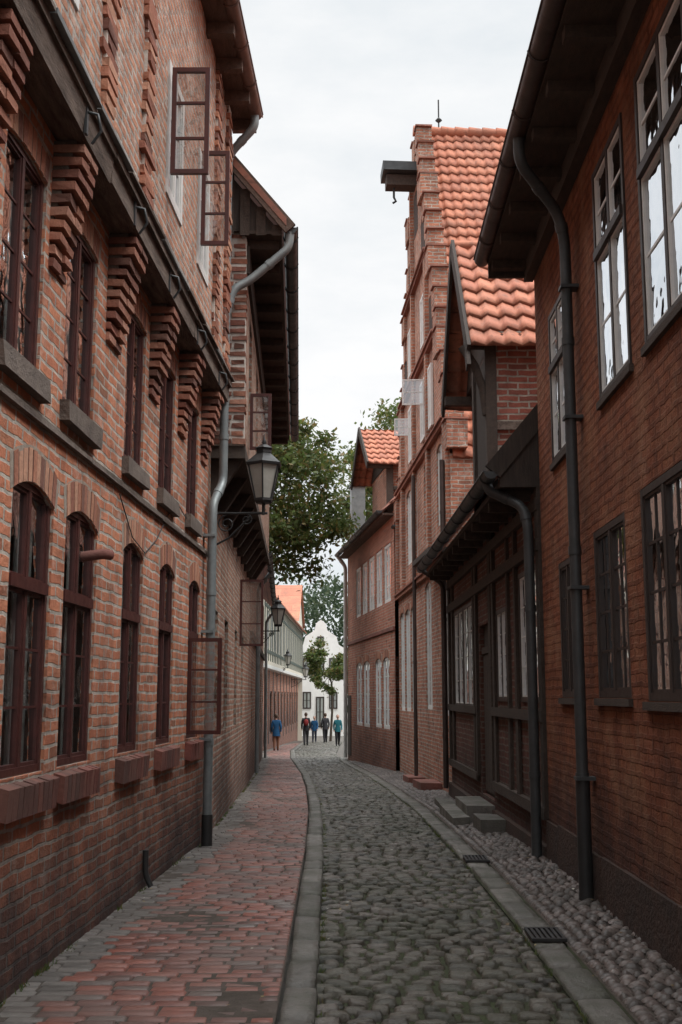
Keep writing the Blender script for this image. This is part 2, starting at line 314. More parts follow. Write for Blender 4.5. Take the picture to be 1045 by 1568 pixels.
def window(mb,u0,u1,z0,z1,v,fm='wred',bm=None,cols=2,rows=3,fw=.06,bw=.022,transom=None,glass='glass',curt=0,room=True,e=.026,mu=.03):
    bm=bm or fm; d=.055; g=.003
    u0+=g;u1-=g;z0+=g;z1-=g
    mb.box(u0,u0+fw,v-d,v,z0,z1,fm); mb.box(u1-fw,u1,v-d,v,z0,z1,fm)
    mb.box(u0+fw,u1-fw,v-d,v-.002,z0,z0+fw,fm); mb.box(u0+fw,u1-fw,v-d,v-.002,z1-fw,z1,fm)
    secs=[(z0+fw,z1-fw,rows)]
    if transom: 
        zt,rt=transom; mb.box(u0+fw,u1-fw,v-d,v+.02,zt-.035,zt+.035,fm); secs=[(z0+fw,zt-.035,rows),(zt+.035,z1-fw,rt)]
    a,b=u0+fw,u1-fw
    for (za,zb,rw) in secs:
        c=(a+b)/2
        if cols%2==0:
            mb.box(c-mu,c+mu,v-d,v-.004,za,zb,fm); halves=[(a,c-mu),(c+mu,b)]; nc=cols//2
        else: halves=[(a,b)]; nc=cols
        for (p,q) in halves:
            mb.box(p,p+e,v-.045,v-.012,za,zb,bm); mb.box(q-e,q,v-.045,v-.012,za,zb,bm)
            mb.box(p+e,q-e,v-.045,v-.014,za,za+e,bm); mb.box(p+e,q-e,v-.045,v-.014,zb-e,zb,bm)
            for i in range(1,nc):
                x=p+(q-p)*i/nc; mb.box(x-bw/2,x+bw/2,v-.036,v-.022,za+e,zb-e,bm)
            for i in range(1,rw):
                z=za+(zb-za)*i/rw; mb.box(p+e,q-e,v-.038,v-.024,z-bw/2,z+bw/2,bm)
            dt=R.uniform(-.004,.004)
            mb.poly([(p+e,v-.03+dt,za+e),(q-e,v-.03-dt,za+e),(q-e,v-.03-dt+R.uniform(-.003,.003),zb-e),(p+e,v-.03+dt,zb-e)],glass)
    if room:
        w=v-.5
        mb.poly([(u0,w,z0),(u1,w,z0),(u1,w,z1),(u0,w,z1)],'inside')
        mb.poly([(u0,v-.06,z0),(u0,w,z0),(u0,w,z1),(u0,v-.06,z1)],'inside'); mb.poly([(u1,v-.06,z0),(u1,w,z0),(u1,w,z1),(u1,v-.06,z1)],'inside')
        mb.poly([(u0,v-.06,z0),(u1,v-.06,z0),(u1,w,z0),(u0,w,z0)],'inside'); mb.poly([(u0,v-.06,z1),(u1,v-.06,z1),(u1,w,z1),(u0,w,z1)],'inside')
    if curt:
        for side in (0,1):
            L=(b-a)*curt; s0=a if side==0 else b-L
            n=16; P=[];F=[]
            for i in range(n+1):
                x=s0+L*i/n; y=v-.11+.02*math.sin(i*2.1)
                P+=[(x,y,z0+.05),(x,y,z1-.08)]
            for i in range(n): F.append((2*i,2*i+2,2*i+3,2*i+1))
            mb.shared(P,F,'curtain')
def casement(mb,hinge,w,dirv,z0,z1,mat='wred',rows=3,glass='glassC',cols=1,f=.04):
    hu,hv=hinge; du,dv=dirv; th=.02; nu,nv=-dv*th,du*th
    def bx(s0,s1,za,zb,k=1):
        c=[]
        for z in (za,zb):
            for (s_,t_) in ((s0,-k),(s1,-k),(s1,k),(s0,k)): c.append((hu+du*s_+nu*t_,hv+dv*s_+nv*t_,z))
        mb.hexa(c,mat)
    bx(0,f,z0,z1);bx(w-f,w,z0,z1);bx(f,w-f,z0,z0+f);bx(f,w-f,z1-f,z1)
    for i in range(1,rows):
        z=z0+(z1-z0)*i/rows; bx(f,w-f,z-.01,z+.01,.7)
    for i in range(1,cols):
        x=w*i/cols; bx(x-.01,x+.01,z0+f,z1-f,.5)
    mb.poly([(hu+du*f,hv+dv*f,z0+f),(hu+du*(w-f),hv+dv*(w-f),z0+f),(hu+du*(w-f),hv+dv*(w-f),z1-f),(hu+du*f,hv+dv*f,z1-f)],glass)
def tiles(mb,O,U,Lu,S,Ls,mat='tile',tw=.23,ct=.33):
    O,U,S=Vector(O),Vector(U).normalized(),Vector(S).normalized(); N=U.cross(S).normalized()
    if N.z<0: N=-N
    nx=max(1,round(Lu/tw)); nc=max(1,round(Ls/ct)); res=6
    for j in range(nc):
        P=[];uv=[];F=[]
        s0=Ls*j/nc; s1=Ls*(j+1)/nc+.03
        jit=[R.uniform(-.016,.016) for _ in range(nx+1)]; jh=[R.uniform(-.008,.011) for _ in range(nx+1)]
        for li,(s_,h) in enumerate(((s0,-.005),(s0,.04),((s0+s1)/2,.025),(s1,.006))):
            for i in range(nx*res+1):
                x=Lu*i/(nx*res); ph=(i%res)/res*2*math.pi; w=.026*math.sin(ph)+.011*math.sin(2*ph); ti=i//res
                sag=.02*math.sin(x*.8+1)*math.sin(s_*.5)
                P.append(tuple(O+U*x+S*(s_+ (jit[ti] if li<2 else 0))+N*(h+sag+jh[ti]*(li in (1,2))+(w if li else w*.2)))); uv.append((i/res*.999,j+(.01,.02,.5,.99)[li]))
        m=nx*res+1
        for l in range(3):
            for i in range(m-1): F.append((l*m+i,l*m+i+1,(l+1)*m+i+1,(l+1)*m+i))
        mb.shared(P,F,mat,uv)
# ------------------------------------------------------------ ground
def g(y): return 0.0 if y<12 else -.02*(min(y,90)-12)
def itp(xs,ys): return lambda y: float(np.interp(y,xs,ys))
KL=itp([-5,6.3,12.6,18,24,30,42,52,65,75],[-.40,-.43,-.58,-.78,-1.1,-1.5,-2.5,-3.1,-3.4,-3.4])
RR=itp([-5,6.3,8.8,12.6,18.5,24,30,40,50,65,75],[1.22,1.2,1.16,1.05,.9,.6,.2,-.62,-1.0,-1.1,-1.1])
WL=itp([-3,6.2,13.2,29,42,48,80],[-2.13,-1.93,-1.78,-2.6,-3.5,-4.2,-4.2])
WR=itp([-3,12.2,21.9,31.6,42,44,80],[1.97,1.97,1.76,1.05,-.41,.6,.6])
mb=MB('ground')
ys=[-60,-5,12,30,50,70,90,150,300,900]
for a,b in zip(ys[:-1],ys[1:]):
    mb.poly([(-500,a,g(a)-.06),(500,a,g(a)-.06),(500,b,g(b)-.06),(-500,b,g(b)-.06)],'ground')
mb.finish()
def strip(name,fa,fb,dz,mat,y0=-5,y1=75,parent=None):
    mb=MB(name); y=y0
    while y<y1:
        b=min(y+1,y1)
        mb.poly([(fa(y),y,g(y)+dz),(fb(y),y,g(y)+dz),(fb(b),b,g(b)+dz),(fa(b),b,g(b)+dz)],mat); y=b
    return mb.finish(parent)
def stones(name,sp,mat,k,p,parent=None,cr=.10,jt=1.0,tilt=.12,lump=0):
    sp=np.array(sp,dtype=float); rs=np.random.RandomState(3)
    s,t=np.meshgrid(k,k); s=s.ravel(); t=t.ravel(); n=len(k); N=len(sp)
    cx,cy,z,w,l,rot,H=[sp[:,i][:,None] for i in range(7)]
    ss=s*(1-cr*np.abs(t)**3); tt=t*(1-cr*np.abs(s)**3)
    jx=rs.uniform(-.08,.08,(N,1))*jt; jy=rs.uniform(-.09,.09,(N,1))*jt
    lx=(ss+jx*tt)*w/2; ly=(tt+jy*ss)*l/2
    h=H*(1-np.abs(s)**p)*(1-np.abs(t)**p)
    h=h+(rs.uniform(-1,1,(N,1))*s+rs.uniform(-1,1,(N,1))*t)*H*tilt*(h>0)
    if lump: h=h+rs.normal(0,1,h.shape)*lump*(np.abs(s)<.99)*(np.abs(t)<.99)
    X=cx+lx*np.cos(rot)-ly*np.sin(rot); Y=cy+lx*np.sin(rot)+ly*np.cos(rot); Z=z+h-.004
    if lump: X=X+rs.normal(0,1,X.shape)*lump*1.3; Y=Y+rs.normal(0,1,X.shape)*lump*1.3
    co=np.stack([X,Y,Z],-1).reshape(-1,3)
    q=[]
    for i in range(n-1):
        for j in range(n-1): q.append((i*n+j,i*n+j+1,(i+1)*n+j+1,(i+1)*n+j))
    q=np.array(q); F=(q[None]+(np.arange(N)*n*n)[:,None,None]).reshape(-1,4)
    me=bpy.data.meshes.new(name); me.from_pydata(co.tolist(),[],F.tolist()); me.materials.append(M[mat])
    me.polygons.foreach_set('use_smooth',[True]*len(me.polygons))
    o=bpy.data.objects.new(name,me); COL.objects.link(o); o.parent=parent; return o
road=empty('cobbled_road'); side=empty('brick_pavement'); rside=empty('cobbled_pavement')
KW=.21
strip('bed',lambda y:KL(y)+KW,lambda y:RR(y),-.002,'moss',parent=road)
sp=[];y=4.0;ri=0
while y<74:
    rh=R.uniform(.105,.14); a,b=KL(y)+KW+.012,RR(y)-.005; x=a+ (0 if ri%2 else -.06); sl=(RR(y+1)+KL(y+1)-RR(y)-KL(y))/2; th=math.atan(sl)
    while x<b-.05:
        w=R.uniform(.12,.215); w=min(w,b-x)
        if w>.05:
            xm=x+w/2; f_=(xm-(a+b)/2); yo=.035*math.sin(y*.7+xm)-sl*f_+ .04*(1-(f_/.8)**2)
            sp.append((xm,y+rh/2+yo,g(y)-.008+.008*math.sin(xm*5+y*1.3),w-.018,rh-.02,-th+R.uniform(-.05,.05)-f_*.05,R.uniform(.026,.045)))
        x+=w
    y+=rh;ri+=1
stones('cobblestones',sp,'cobble',[-1,-.95,-.78,-.28,.28,.78,.95,1],10,road,.06,.9,.22,.0022)
def kerb(name,f,w,dz,y0,y1,lo,hi,mat,H,parent):
    sp=[];y=y0
    while y<y1:
        L=R.uniform(lo,hi)
        sp.append((f(y+L/2)+w/2+R.uniform(-.01,.01),y+L/2,g(y+L/2)+dz+R.uniform(-.007,.007),w-.014+R.uniform(-.015,.006),L-.018,-math.atan((f(y+L)-f(y))/L)+R.uniform(-.012,.012),H)); y+=L
    stones(name,sp,mat,[-1,-.97,-.9,-.45,0,.45,.9,.97,1],30,parent,.02,.15,.05,.0015)
kerb('kerb_stones',KL,KW,-.0,4,70,.35,.95,'kerb',.085,side)
strip('pavement_bed',WL,KL,.066,'joint',parent=side)
mb=MB('kerb_side'); 
for i in range(-5,70): mb.poly([(KL(i)+KW-.03,i,g(i)-.05),(KL(i)+KW-.03,i,g(i)+.06),(KL(i+1)+KW-.03,i+1,g(i+1)+.06),(KL(i+1)+KW-.03,i+1,g(i+1)-.05)],'kerb')
mb.finish(side)
sp=[];spg=[];y=4.0;ri=0
while y<66:
    rh=.104; a,b=WL(y)+.0,KL(y)-.005; x=a-R.uniform(0,.2); sl=KL(y+1)-KL(y); th=-math.atan(sl)
    while x<b-.03:
        w=.208; xe=min(x+w,b); xm=(x+xe)/2
        tgt=spg if x<a+.16 else sp
        tgt.append((xm,y+rh/2-(xm-b)*sl,g(y)+.062+.006*math.sin(xm*4+y*1.1)+.004*math.sin(y*2.7),xe-x-.007,rh-.007,th+R.uniform(-.012,.012),R.uniform(.014,.02)))
        x=xe
    y+=rh;ri+=1
stones('red_pavers',sp,'paver',[-1,-.96,-.85,.85,.96,1],24,side,.0,.12,.13)
stones('edge_setts',spg,'paveG',[-1,-.96,-.85,.85,.96,1],24,side,.0,.12,.13)
kerb('channel_slabs',RR,.24,-.02,4,44,.3,.8,'kerb',.06,rside)
strip('channel_bed',RR,lambda y:RR(y)+.26,.01,'moss',-5,44,rside)
strip('pavement_bed',lambda y:RR(y)+.25,lambda y:max(WR(y),RR(y)+.26)+.02,.014,'joint',-5,44,rside)
sp=[];y=4.0
while y<40:
    rh=R.uniform(.075,.095); x=RR(y)+.26; b=WR(y)+.02
    while x<b:
        w=R.uniform(.075,.13); sp.append((x+w/2,y+rh/2+.03*math.sin(x*4),g(y)+.012+ (x-RR(y))*.03,w-.012,rh-.01,R.uniform(-.15,.15),R.uniform(.022,.034))); x+=w
    y+=rh
stones('small_cobbles',sp,'cobS',[-1,-.8,-.3,.3,.8,1],4,rside)
for yy_ in (8.35,12.1):
    mb=MB('drain_grate'); x0=RR(yy_)+.01; z=g(yy_)+.042
    mb.box(x0,x0+.24,yy_-.2,yy_-.17,z,z+.02,'iron'); mb.box(x0,x0+.24,yy_+.17,yy_+.2,z,z+.02,'iron')
    for i in range(7): mb.box(x0+i*.036,x0+i*.036+.02,yy_-.17,yy_+.17,z,z+.018,'iron')
    mb.box(x0,x0+.24,yy_-.17,yy_+.17,z-.01,z-.002,'plinth'); mb.finish()
mb=MB('fallen_leaves')
for i in range(200):
    y=R.uniform(5,26); 
    x=R.choice([KL(y)-R.uniform(0,.3),KL(y)+.2+R.uniform(0,.25),RR(y)+R.uniform(-.2,.3),R.uniform(KL(y),RR(y)),WL(y)+R.uniform(.03,.2),WR(y)-R.uniform(.05,.25)])
    z=g(y)+(.092 if x<KL(y)+.2 else .048); s_=R.uniform(.01,.026); a=R.uniform(0,6.3)
    mb.poly([(x+s_*math.cos(a+k*1.57)*(1 if k%2 else .55),y+s_*math.sin(a+k*1.57)*(1 if k%2 else .55),z+R.uniform(0,.008)) for k in range(4)],'litter')
mb.finish()
mb=MB('weeds')
for i in range(300):
    y=R.uniform(5.5,34); x=R.choice([KL(y)+.215,KL(y)+.225,RR(y)-.0,WR(y)-.02,WL(y)+.02]); z=g(y)+(.07 if x<KL(y) else .0)
    for k in range(12):
        a=R.uniform(0,6.3); L=R.uniform(.02,.045); bx,by=x+R.gauss(0,.012),y+R.gauss(0,.07)
        mb.poly([(bx-.004,by,z),(bx+.004,by,z),(bx+L*.6*math.cos(a),by+L*.6*math.sin(a),z+L)],'leaf')
mb.finish()
# ------------------------------------------------------------ LEFT 1
L1=Fr(-1.93,6.2,-1.78,13.2,1); E=empty('brick_house')
mb=MB('walls',L1)
ops=[(3.0,3.7,1.25,2.94),(4.6,5.3,1.25,2.94),(6.22,7.02,1.25,2.94),(7.3,8.12,1.25,2.94),(8.95,9.7,1.25,2.94),(10.45,11.2,1.25,2.94),(12.05,12.75,1.25,2.94)]
up=[(4.3,5.0,3.58,4.85),(5.85,6.6,3.58,4.85),(7.1,7.87,3.58,4.85),(8.85,9.57,3.58,4.85),(10.25,11.0,3.58,4.85),(11.75,12.45,3.58,4.85)]
wall(mb,-3,13.2,-.5,5.2,0,ops+up,'brickL',.13)
for o in ops: arch(mb,o,0,.09,'brickL',.13)
for o in up: arch(mb,o,0,.03,'brickL',.13,.2)
mb.box(-3,13.2,-8,.0-.5,-.5,8.9,'brickL')
for o in ops:
    u=o[0]-.06
    while u<o[1]+.05:
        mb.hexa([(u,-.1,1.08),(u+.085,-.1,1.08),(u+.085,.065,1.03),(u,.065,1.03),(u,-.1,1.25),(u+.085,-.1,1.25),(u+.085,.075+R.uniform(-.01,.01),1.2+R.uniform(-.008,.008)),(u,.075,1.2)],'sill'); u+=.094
for o in up: mb.box(o[0]-.05,o[1]+.05,-.1,.06,3.44,3.575,'sillD',.008)
u=-3
while u<13.1:
    L=min(R.uniform(.6,1.2),13.2-u); mb.box(u,u+L-.004,-.02,.035,3.305,3.345,'sillD',.005); u+=L
for cu,w in ((3.7,.36),(5.25,.36),(6.68,.34),(8.15,.42),(9.72,.38),(11.15,.40),(12.6,.36)):
    n=10
    for i in range(n):
        z=4.33+i*.083; d=.01+.20*((i+1)/n)
        for h in (0,1):
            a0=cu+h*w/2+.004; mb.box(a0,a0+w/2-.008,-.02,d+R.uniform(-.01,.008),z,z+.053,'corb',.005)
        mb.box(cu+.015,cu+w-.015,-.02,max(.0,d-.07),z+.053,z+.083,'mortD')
mb.finish(E)
mb=MB('jetty_beams',L1)
u=-3
while u<13.1:
    L=min(R.uniform(2.5,4),13.22-u); mb.box(u,u+L-.006,.0,.222,5.165,5.34,'beamL',.012); mb.box(u,u+L-.01,.0,.26,5.343,5.40,'beamL',.008); u+=L
u=-3
while u<13.1:
    L=min(R.uniform(.5,1.1),13.2-u); mb.box(u,u+L-.01,.19,.29,5.405,5.43,R.choice(['sillD','mortW','sillD','zinc']),.008); u+=L
for u in (6.6,8.0,9.4,10.9,12.4):
    mb.tube([(u,.23,5.3),(u,.30,5.28),(u+.02,.32,5.18),(u+.03,.26,5.1)],.01,'zincD',6); mb.box(u-.02,u+.02,.222,.238,5.15,5.34,'zincD')
mb.finish(E)
mb=MB('upper_walls',L1)
to=[(5.6,6.4,5.85,7.5),(9.25,10.0,6.0,7.25),(10.9,11.6,6.0,7.25)]
wall(mb,-3,13.2,5.42,8.85,.2,to,'brickU',.12)
mb.poly([(13.2,.2,5.4),(13.2,-.5,5.4),(13.2,-.5,8.9),(13.2,.2,8.9)],'brickU')
mb.poly([(13.2,0,-.5),(13.2,-.5,-.5),(13.2,-.5,5.4),(13.2,0,5.4)],'brickL')
for cu in (7.15,8.4,12.1,12.95):
    z=5.43; mb.box(cu-.11,cu+.11,.18,.226,5.43,8.8,'mortW')
    while z<8.7:
        w=R.uniform(.2,.38); mb.box(cu-w/2+R.uniform(-.02,.02),cu+w/2,.18,.23+R.uniform(0,.022),z,z+.064,'vous',.009); z+=.088
mb.finish(E)
mb=MB('windows',L1)
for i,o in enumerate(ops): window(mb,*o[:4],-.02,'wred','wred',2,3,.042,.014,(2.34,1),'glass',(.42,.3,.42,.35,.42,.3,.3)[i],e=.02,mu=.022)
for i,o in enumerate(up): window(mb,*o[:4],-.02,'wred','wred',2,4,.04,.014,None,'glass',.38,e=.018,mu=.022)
for o in to: window(mb,*o[:4],.215,'wwhite','wwhite',2,3,.09,.025,None,'glassR',.0)
casement(mb,(12.1,-.0),.36,(-.1,.995),1.3,2.3,'wred',3)
for (u,w,z0,z1) in ((9.25,.33,6.16,7.15),(10.9,.28,6.19,7.2)):
    casement(mb,(u,.24),w,(.03,.999),z0,z1,'wred',3)
mb.tube([(7.9,-.05,2.66),(7.9,.10,2.68),(7.96,.14,2.68)],.038,'sill',10)
mb.finish(E)
mb=MB('roof',L1)
mb.box(-3,13.35,-.2,.52,8.84,8.9,'timberB')
mb.prismU([(.58,8.9),(.58,8.98),(-4.2,14.2),(-4.2,14.1)],-3,13.4,'tileD')
u=-2.8
while u<13.3: mb.box(u,u+.1,.2,.5,8.7,8.838,'timberB'); u+=.7
mb.finish(E)
mb=MB('gutter',L1); gutter(mb,-3,13.3,.5,8.9,.085,'copper',.8)
mb.finish(E)
mb=MB('downpipe',L1)
pipe(mb,[(13.2,.5,8.85),(13.2,.5,8.68),(13.27,.17,8.35),(13.27,.17,5.3),(13.27,.17,4.2),(12.98,.10,3.9),(12.95,.10,3.7),(12.95,.10,.35)],.052,'zinc')
mb.tube([(12.95,.10,.4),(12.95,.10,-.05)],.062,'iron'); 
for z in (1.2,2.4,3.5): mb.box(12.88,13.02,0,.14,z,z+.03,'zinc')
pipe(mb,[(10.0,.03,.4),(10.0,.03,.2),(10.0,.08,.1)],.025,'iron')
mb.tube([(8.7+.5*i,.015,3.25-.35*math.sin(i*.9)) for i in range(7)],.005,'iron',5)
mb.finish(E)
# ------------------------------------------------------------ LEFT 2
L2=Fr(-1.78,13.2,-2.6,29,1); E=empty('jettied_house')
mb=MB('walls',L2)
ops=[(14.4,15.2,1.2,2.8),(16.6,17.4,1.2,2.8),(19.2,20.0,1.2,2.8),(21.4,22.2,1.2,2.8)]
wall(mb,13.22,25,-.8,4.7,0,ops,'brickO',.12)
up=[(14.6,15.4,5.3,6.7),(17,17.8,5.3,6.7),(19.5,20.3,5.3,6.7),(22,22.8,5.3,6.7)]
wall(mb,13.5,25,4.7,7.5,.4,up,'brickO',.12)
mb.poly([(13.5,.4,4.7),(13.5,-.6,4.7),(13.5,-.6,7.6),(13.5,.4,7.6)],'brickP')
mb.poly([(25,.4,4.7),(25,-6,4.7),(25,-6,7.6),(25,.4,7.6)],'brickO'); mb.poly([(25,0,-.8),(25,-6,-.8),(25,-6,4.7),(25,0,4.7)],'brickO')
mb.box(13.5,25,-.02,.42,4.55,4.698,'timber',.005)
u=13.6
while u<25: mb.prismU([(0,4.1),(.1,4.1),(.38,4.54),(0,4.54)],u,u+.14,'timber'); u+=1.2
z=4.72; mb.box(13.485,13.6,.0,.404,4.71,7.35,'mortW')
while z<7.3:
    e=.415+R.uniform(-.03,.012); k=R.uniform(.14,.28); mb.box(13.472,13.62,k+.014,e,z,z+.058,'corb',.009); mb.box(13.472,13.6,.0,k-.01,z,z+.058,'corb',.009); z+=.1
mb.box(13.5,25,-7,-.5,-.8,7.5,'brickO')
mb.finish(E)
mb=MB('windows',L2)
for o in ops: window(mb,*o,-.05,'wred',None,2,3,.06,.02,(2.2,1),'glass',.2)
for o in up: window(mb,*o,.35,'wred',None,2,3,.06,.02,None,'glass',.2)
for (u,w,z0,z1,v) in ((14.65,.28,4.9,5.66,.42),(20.4,.42,2.57,3.76,.02)): casement(mb,(u,v),w,(-.05,.998),z0,z1,'wred',3)
mb.finish(E)
mb=MB('roof',L2)
mb.prismU([(.9,7.45),(.9,7.55),(-4,13.4),(-4,13.2)],13.3,25.1,'tileD')
mb.prismU([(.82,7.42),(-1.5,10.15),(-1.5,7.42)],13.42,13.47,'board')
for i in range(9): mb.box(13.39,13.42,.72-.2*i,.86-.2*i-.02,7.36,7.5+.2*i*1.17,'timber',.004)
mb.beam((13.33,.95,7.42),(13.33,-1.5,10.33),.05,.16,'timberB')
mb.box(13.4,25.05,.38,.84,7.38,7.42,'timber')
u=13.6
while u<25: mb.box(u,u+.1,.4,.8,7.26,7.378,'timber'); u+=.8
mb.box(13.5,25,.402,.44,6.9,7.26,'board')
mb.finish(E)
mb=MB('gutter',L2); gutter(mb,13.35,25.1,.95,7.45,.085,'zincD',.9)
pipe(mb,[(13.40,.95,7.4),(13.40,.93,7.2),(13.36,.45,6.75),(13.3,.25,6.62),(13.27,.18,6.3)],.052,'zinc')
mb.finish(E)
# ------------------------------------------------------------ LEFT 3
L3=Fr(-2.4,25.02,-3.5,42,1); E=empty('low_brick_house')
mb=MB('walls',L3); ops=[(27,27.8,.9,2.5),(30.5,31.4,.9,2.5),(33.5,34.4,.8,2.4),(37,38,.8,2.4),(40,40.8,.7,2.3)]
wall(mb,25.05,42,-1,4.9,0,ops,'brickO',.12); mb.box(25.05,42,-6,-.5,-1,4.9,'brickO'); mb.poly([(42,0,-1),(42,-6,-1),(42,-6,4.9),(42,0,4.9)],'brickO')
mb.box(25.1,42,0,.07,2.95,3.1,'timber')
mb.finish(E)
mb=MB('windows',L3)
for o in ops: window(mb,*o,-.05,'wred',None,2,3,.06,.02,None,'glass',.2)
mb.finish(E)
mb=MB('roof',L3); mb.prismU([(.35,4.85),(.35,4.95),(-3.2,8.6),(-3.2,8.45)],25.1,42.1,'tileD'); gutter(mb,25.2,42,.4,4.85,.07,'zincD',1.5)
pipe(mb,[(28.9,.4,4.8),(28.9,.1,4.4),(28.9,.1,-.2)],.055,'zinc'); pipe(mb,[(41.8,.4,4.8),(41.8,.1,4.4),(41.8,.1,-.6)],.05,'zinc')
mb.finish(E)
# ------------------------------------------------------------ LEFT 4
L4=Fr(-4.2,47,-4.2,80,1); E=empty('half_timbered_house')
mb=MB('walls',L4); ops=[(u,u+1.3,-.1,1.9) for u in np.arange(49,78,2.6)]
wall(mb,47,79,-2,3.0,0,ops,'brickF',.1); up=[(u,u+1.0,3.7,5.3) for u in np.arange(48.6,78,2.1)]
wall(mb,47,79,3.0,6.1,.3,up,'cream',.08)
mb.poly([(47,.3,3),(47,-6,3),(47,-6,6.1),(47,.3,6.1)],'cream'); mb.poly([(47,0,-2),(47,-6,-2),(47,-6,3),(47,0,3)],'brickF'); mb.poly([(79,.3,-2),(79,-6,-2),(79,-6,6.1),(79,.3,6.1)],'cream')
mb.box(47,79,.0,.36,2.85,3.0,'wwhite'); mb.box(47,79,.3,.34,3.0,3.16,'cream'); mb.box(47,79,.302,.35,5.95,6.1,'wwhite')
u=47.1
while u<79: mb.box(u,u+.16,.302,.33,3.17,5.94,'green'); u+=1.05
mb.box(47,79,.302,.328,3.5,3.64,'green'); mb.box(47,79,.302,.328,5.4,5.52,'green')
u=48.2
while u<79: mb.box(u,u+.3,.0,.02,-.5,2.84,'wdark'); u+=2.6
mb.prismU([(.3,6.1),(-3,10),(-6,6.1)],47,47.2,'cream'); mb.prismU([(.3,6.1),(-3,10),(-6,6.1)],78.8,79,'cream')
mb.finish(E)
mb=MB('windows',L4)
for o in ops: window(mb,*o,-.05,'wdark',None,2,3,.07,.03,None,'glass',0)
for o in up: window(mb,*o,.27,'wwhite',None,2,3,.07,.03,None,'glass',.2)
mb.finish(E)
mb=MB('roof',L4); tiles(mb,(46.8,.55,5.9),(1,0,0),32.4,(0,-3.5,4.1),5.5,'tile',.4,.4); mb.finish(E)
# ------------------------------------------------------------ RIGHT 1
R1=Fr(1.97,0,1.97,12.2,-1); E=empty('ochre_brick_house')
mb=MB('walls',R1)
gr=[(4.2,5.4,1.66,3.1),(6.75,7.88,1.66,3.12),(8.36,9.5,1.68,3.05),(10.4,11.2,1.68,2.98)]
up=[(4.4,5.6,4.05,6.02),(6.3,7.52,4.05,6.02),(7.94,9.0,4.05,6.0),(10.4,11.3,4.0,5.55)]
wall(mb,-3,12.2,-.5,6.6,0,gr+up,'paintO',.05)
mb.box(-3,12.2,-8,-.45,-.5,6.6,'paintO'); mb.poly([(12.2,0,-.5),(12.2,-8,-.5),(12.2,-8,6.6),(12.2,0,6.6)],'paintO')
u=-3
while u<12.1:
    L=min(R.uniform(.7,1.5),12.22-u); mb.box(u,u+L-.001,-.02,.03,-.3,.42+R.uniform(-.03,.03),'plinth',.006); u+=L
for o in gr+up:
    mb.box(o[0]-.04,o[1]+.04,-.03,.035,o[2]-.06,o[2]-.003,'timber')
mb.finish(E)
mb=MB('windows',R1)
for o in gr: window(mb,*o,.0,'wdark',None,4,4,.055,.02,None,'glassR',.4,e=.022)
for o in up: window(mb,*o,.015,'wdark','wwhite',2,2,.05,.022,(o[2]+(o[3]-o[2])*.62,2),'glassR',.0)
mb.finish(E)
mb=MB('roof',R1)
mb.box(-3,12.3,-.2,.5,6.5,6.56,'timber'); mb.box(-3,12.28,.0,.1,6.3,6.498,'timber')
mb.prismU([(.55,6.57),(.55,6.66),(-4.5,12.3),(-4.5,12.1)],-3,12.35,'tileD')
mb.prismU([(.5,6.35),(.5,6.57),(-1,8.1),(-1,6.35)],12.25,12.3,'board')
u=-2.9
while u<12.2: mb.box(u,u+.11,.1,.47,6.4,6.498,'timber'); u+=.75
mb.finish(E)
mb=MB('gutter',R1); gutter(mb,-3,12.35,.56,6.6,.09,'copperD',.9); mb.finish(E)
mb=MB('downpipe',R1)
pipe(mb,[(9.35,.56,6.55),(9.4,.55,6.32),(9.75,.16,6.0),(9.8,.1,5.75),(9.8,.1,2.0),(9.8,.1,.05)],.05,'zincD')
for z in (1.0,2.6,4.1,5.3): mb.box(9.73,9.87,0,.16,z,z+.03,'zincD')
mb.tube([(9.8,.1,1.0),(9.8,.1,-.05)],.06,'iron')
mb.finish(E)
# ------------------------------------------------------------ RIGHT 2
R2=Fr(1.97,12.2,1.72,21.9,-1); E=empty('timbered_low_house')
mb=MB('walls',R2)
gr=[(12.55,13.8,1.62,3.15),(14.8,15.7,1.62,2.85),(18.3,21.0,1.5,3.2)]; door=(16.3,17.6,.25,2.75)
wall(mb,12.24,21.9,-.7,4.0,-.02,gr+[door],'brickD',.08)
mb.box(12.24,21.9,-7,-.55,-.7,4.0,'brickD')
for u in (12.26,13.9,14.55,15.8,16.12,17.7,18.05,21.1,21.7): mb.box(u,u+.13+R.uniform(0,.03),-.02,.025,.5,3.95,'timber',.008)
for z in (.42,1.42,3.25,3.7):
    if z<2: mb.box(12.26,16.1,-.02,.04,z,z+.12,'timber',.006); mb.box(17.8,21.88,-.02,.04,z,z+.12,'timber',.006)
    else: mb.box(12.26,21.88,-.02,.045,z,z+.14,'timber',.006)
mb.box(12.26,16.1,-.02,.05,-.6,.15,'plinth',.006); mb.box(17.75,21.9,-.02,.05,-.7,.1,'plinth',.006)
mb.box(16.3,17.6,-.14,-.09,.25,2.75,'board')
for i in range(6): mb.box(16.34+i*.21,16.34+i*.21+.19,-.09,-.07,.3,2.3,'timber')
mb.box(16.3,17.6,-.09,-.05,2.32,2.42,'timber')
mb.finish(E)
mb=MB('windows',R2)
window(mb,*gr[0],-.0,'wdark','wwhite',4,4,.06,.016,None,'glassR',.3,e=.02); window(mb,*gr[1],.0,'wdark','wwhite',2,4,.06,.016,None,'glassR',.3,e=.02)
window(mb,gr[2][0],19.6,1.5,3.2,.0,'wdark','wwhite',2,4,.06,.016,None,'glassR',.3,e=.02); window(mb,19.62,gr[2][1],1.5,3.2,.0,'wdark','wwhite',2,4,.06,.016,None,'glassR',.3,e=.02)
mb.finish(E)
mb=MB('roof',R2)
tiles(mb,(12.3,.42,4.12),(1,0,0),9.6,(0,-.64,.77),5.5,'tileD')
mb.prismU([(.42,3.95),(.42,4.12),(-3,8.2),(-3,3.95)],12.27,12.32,'board')
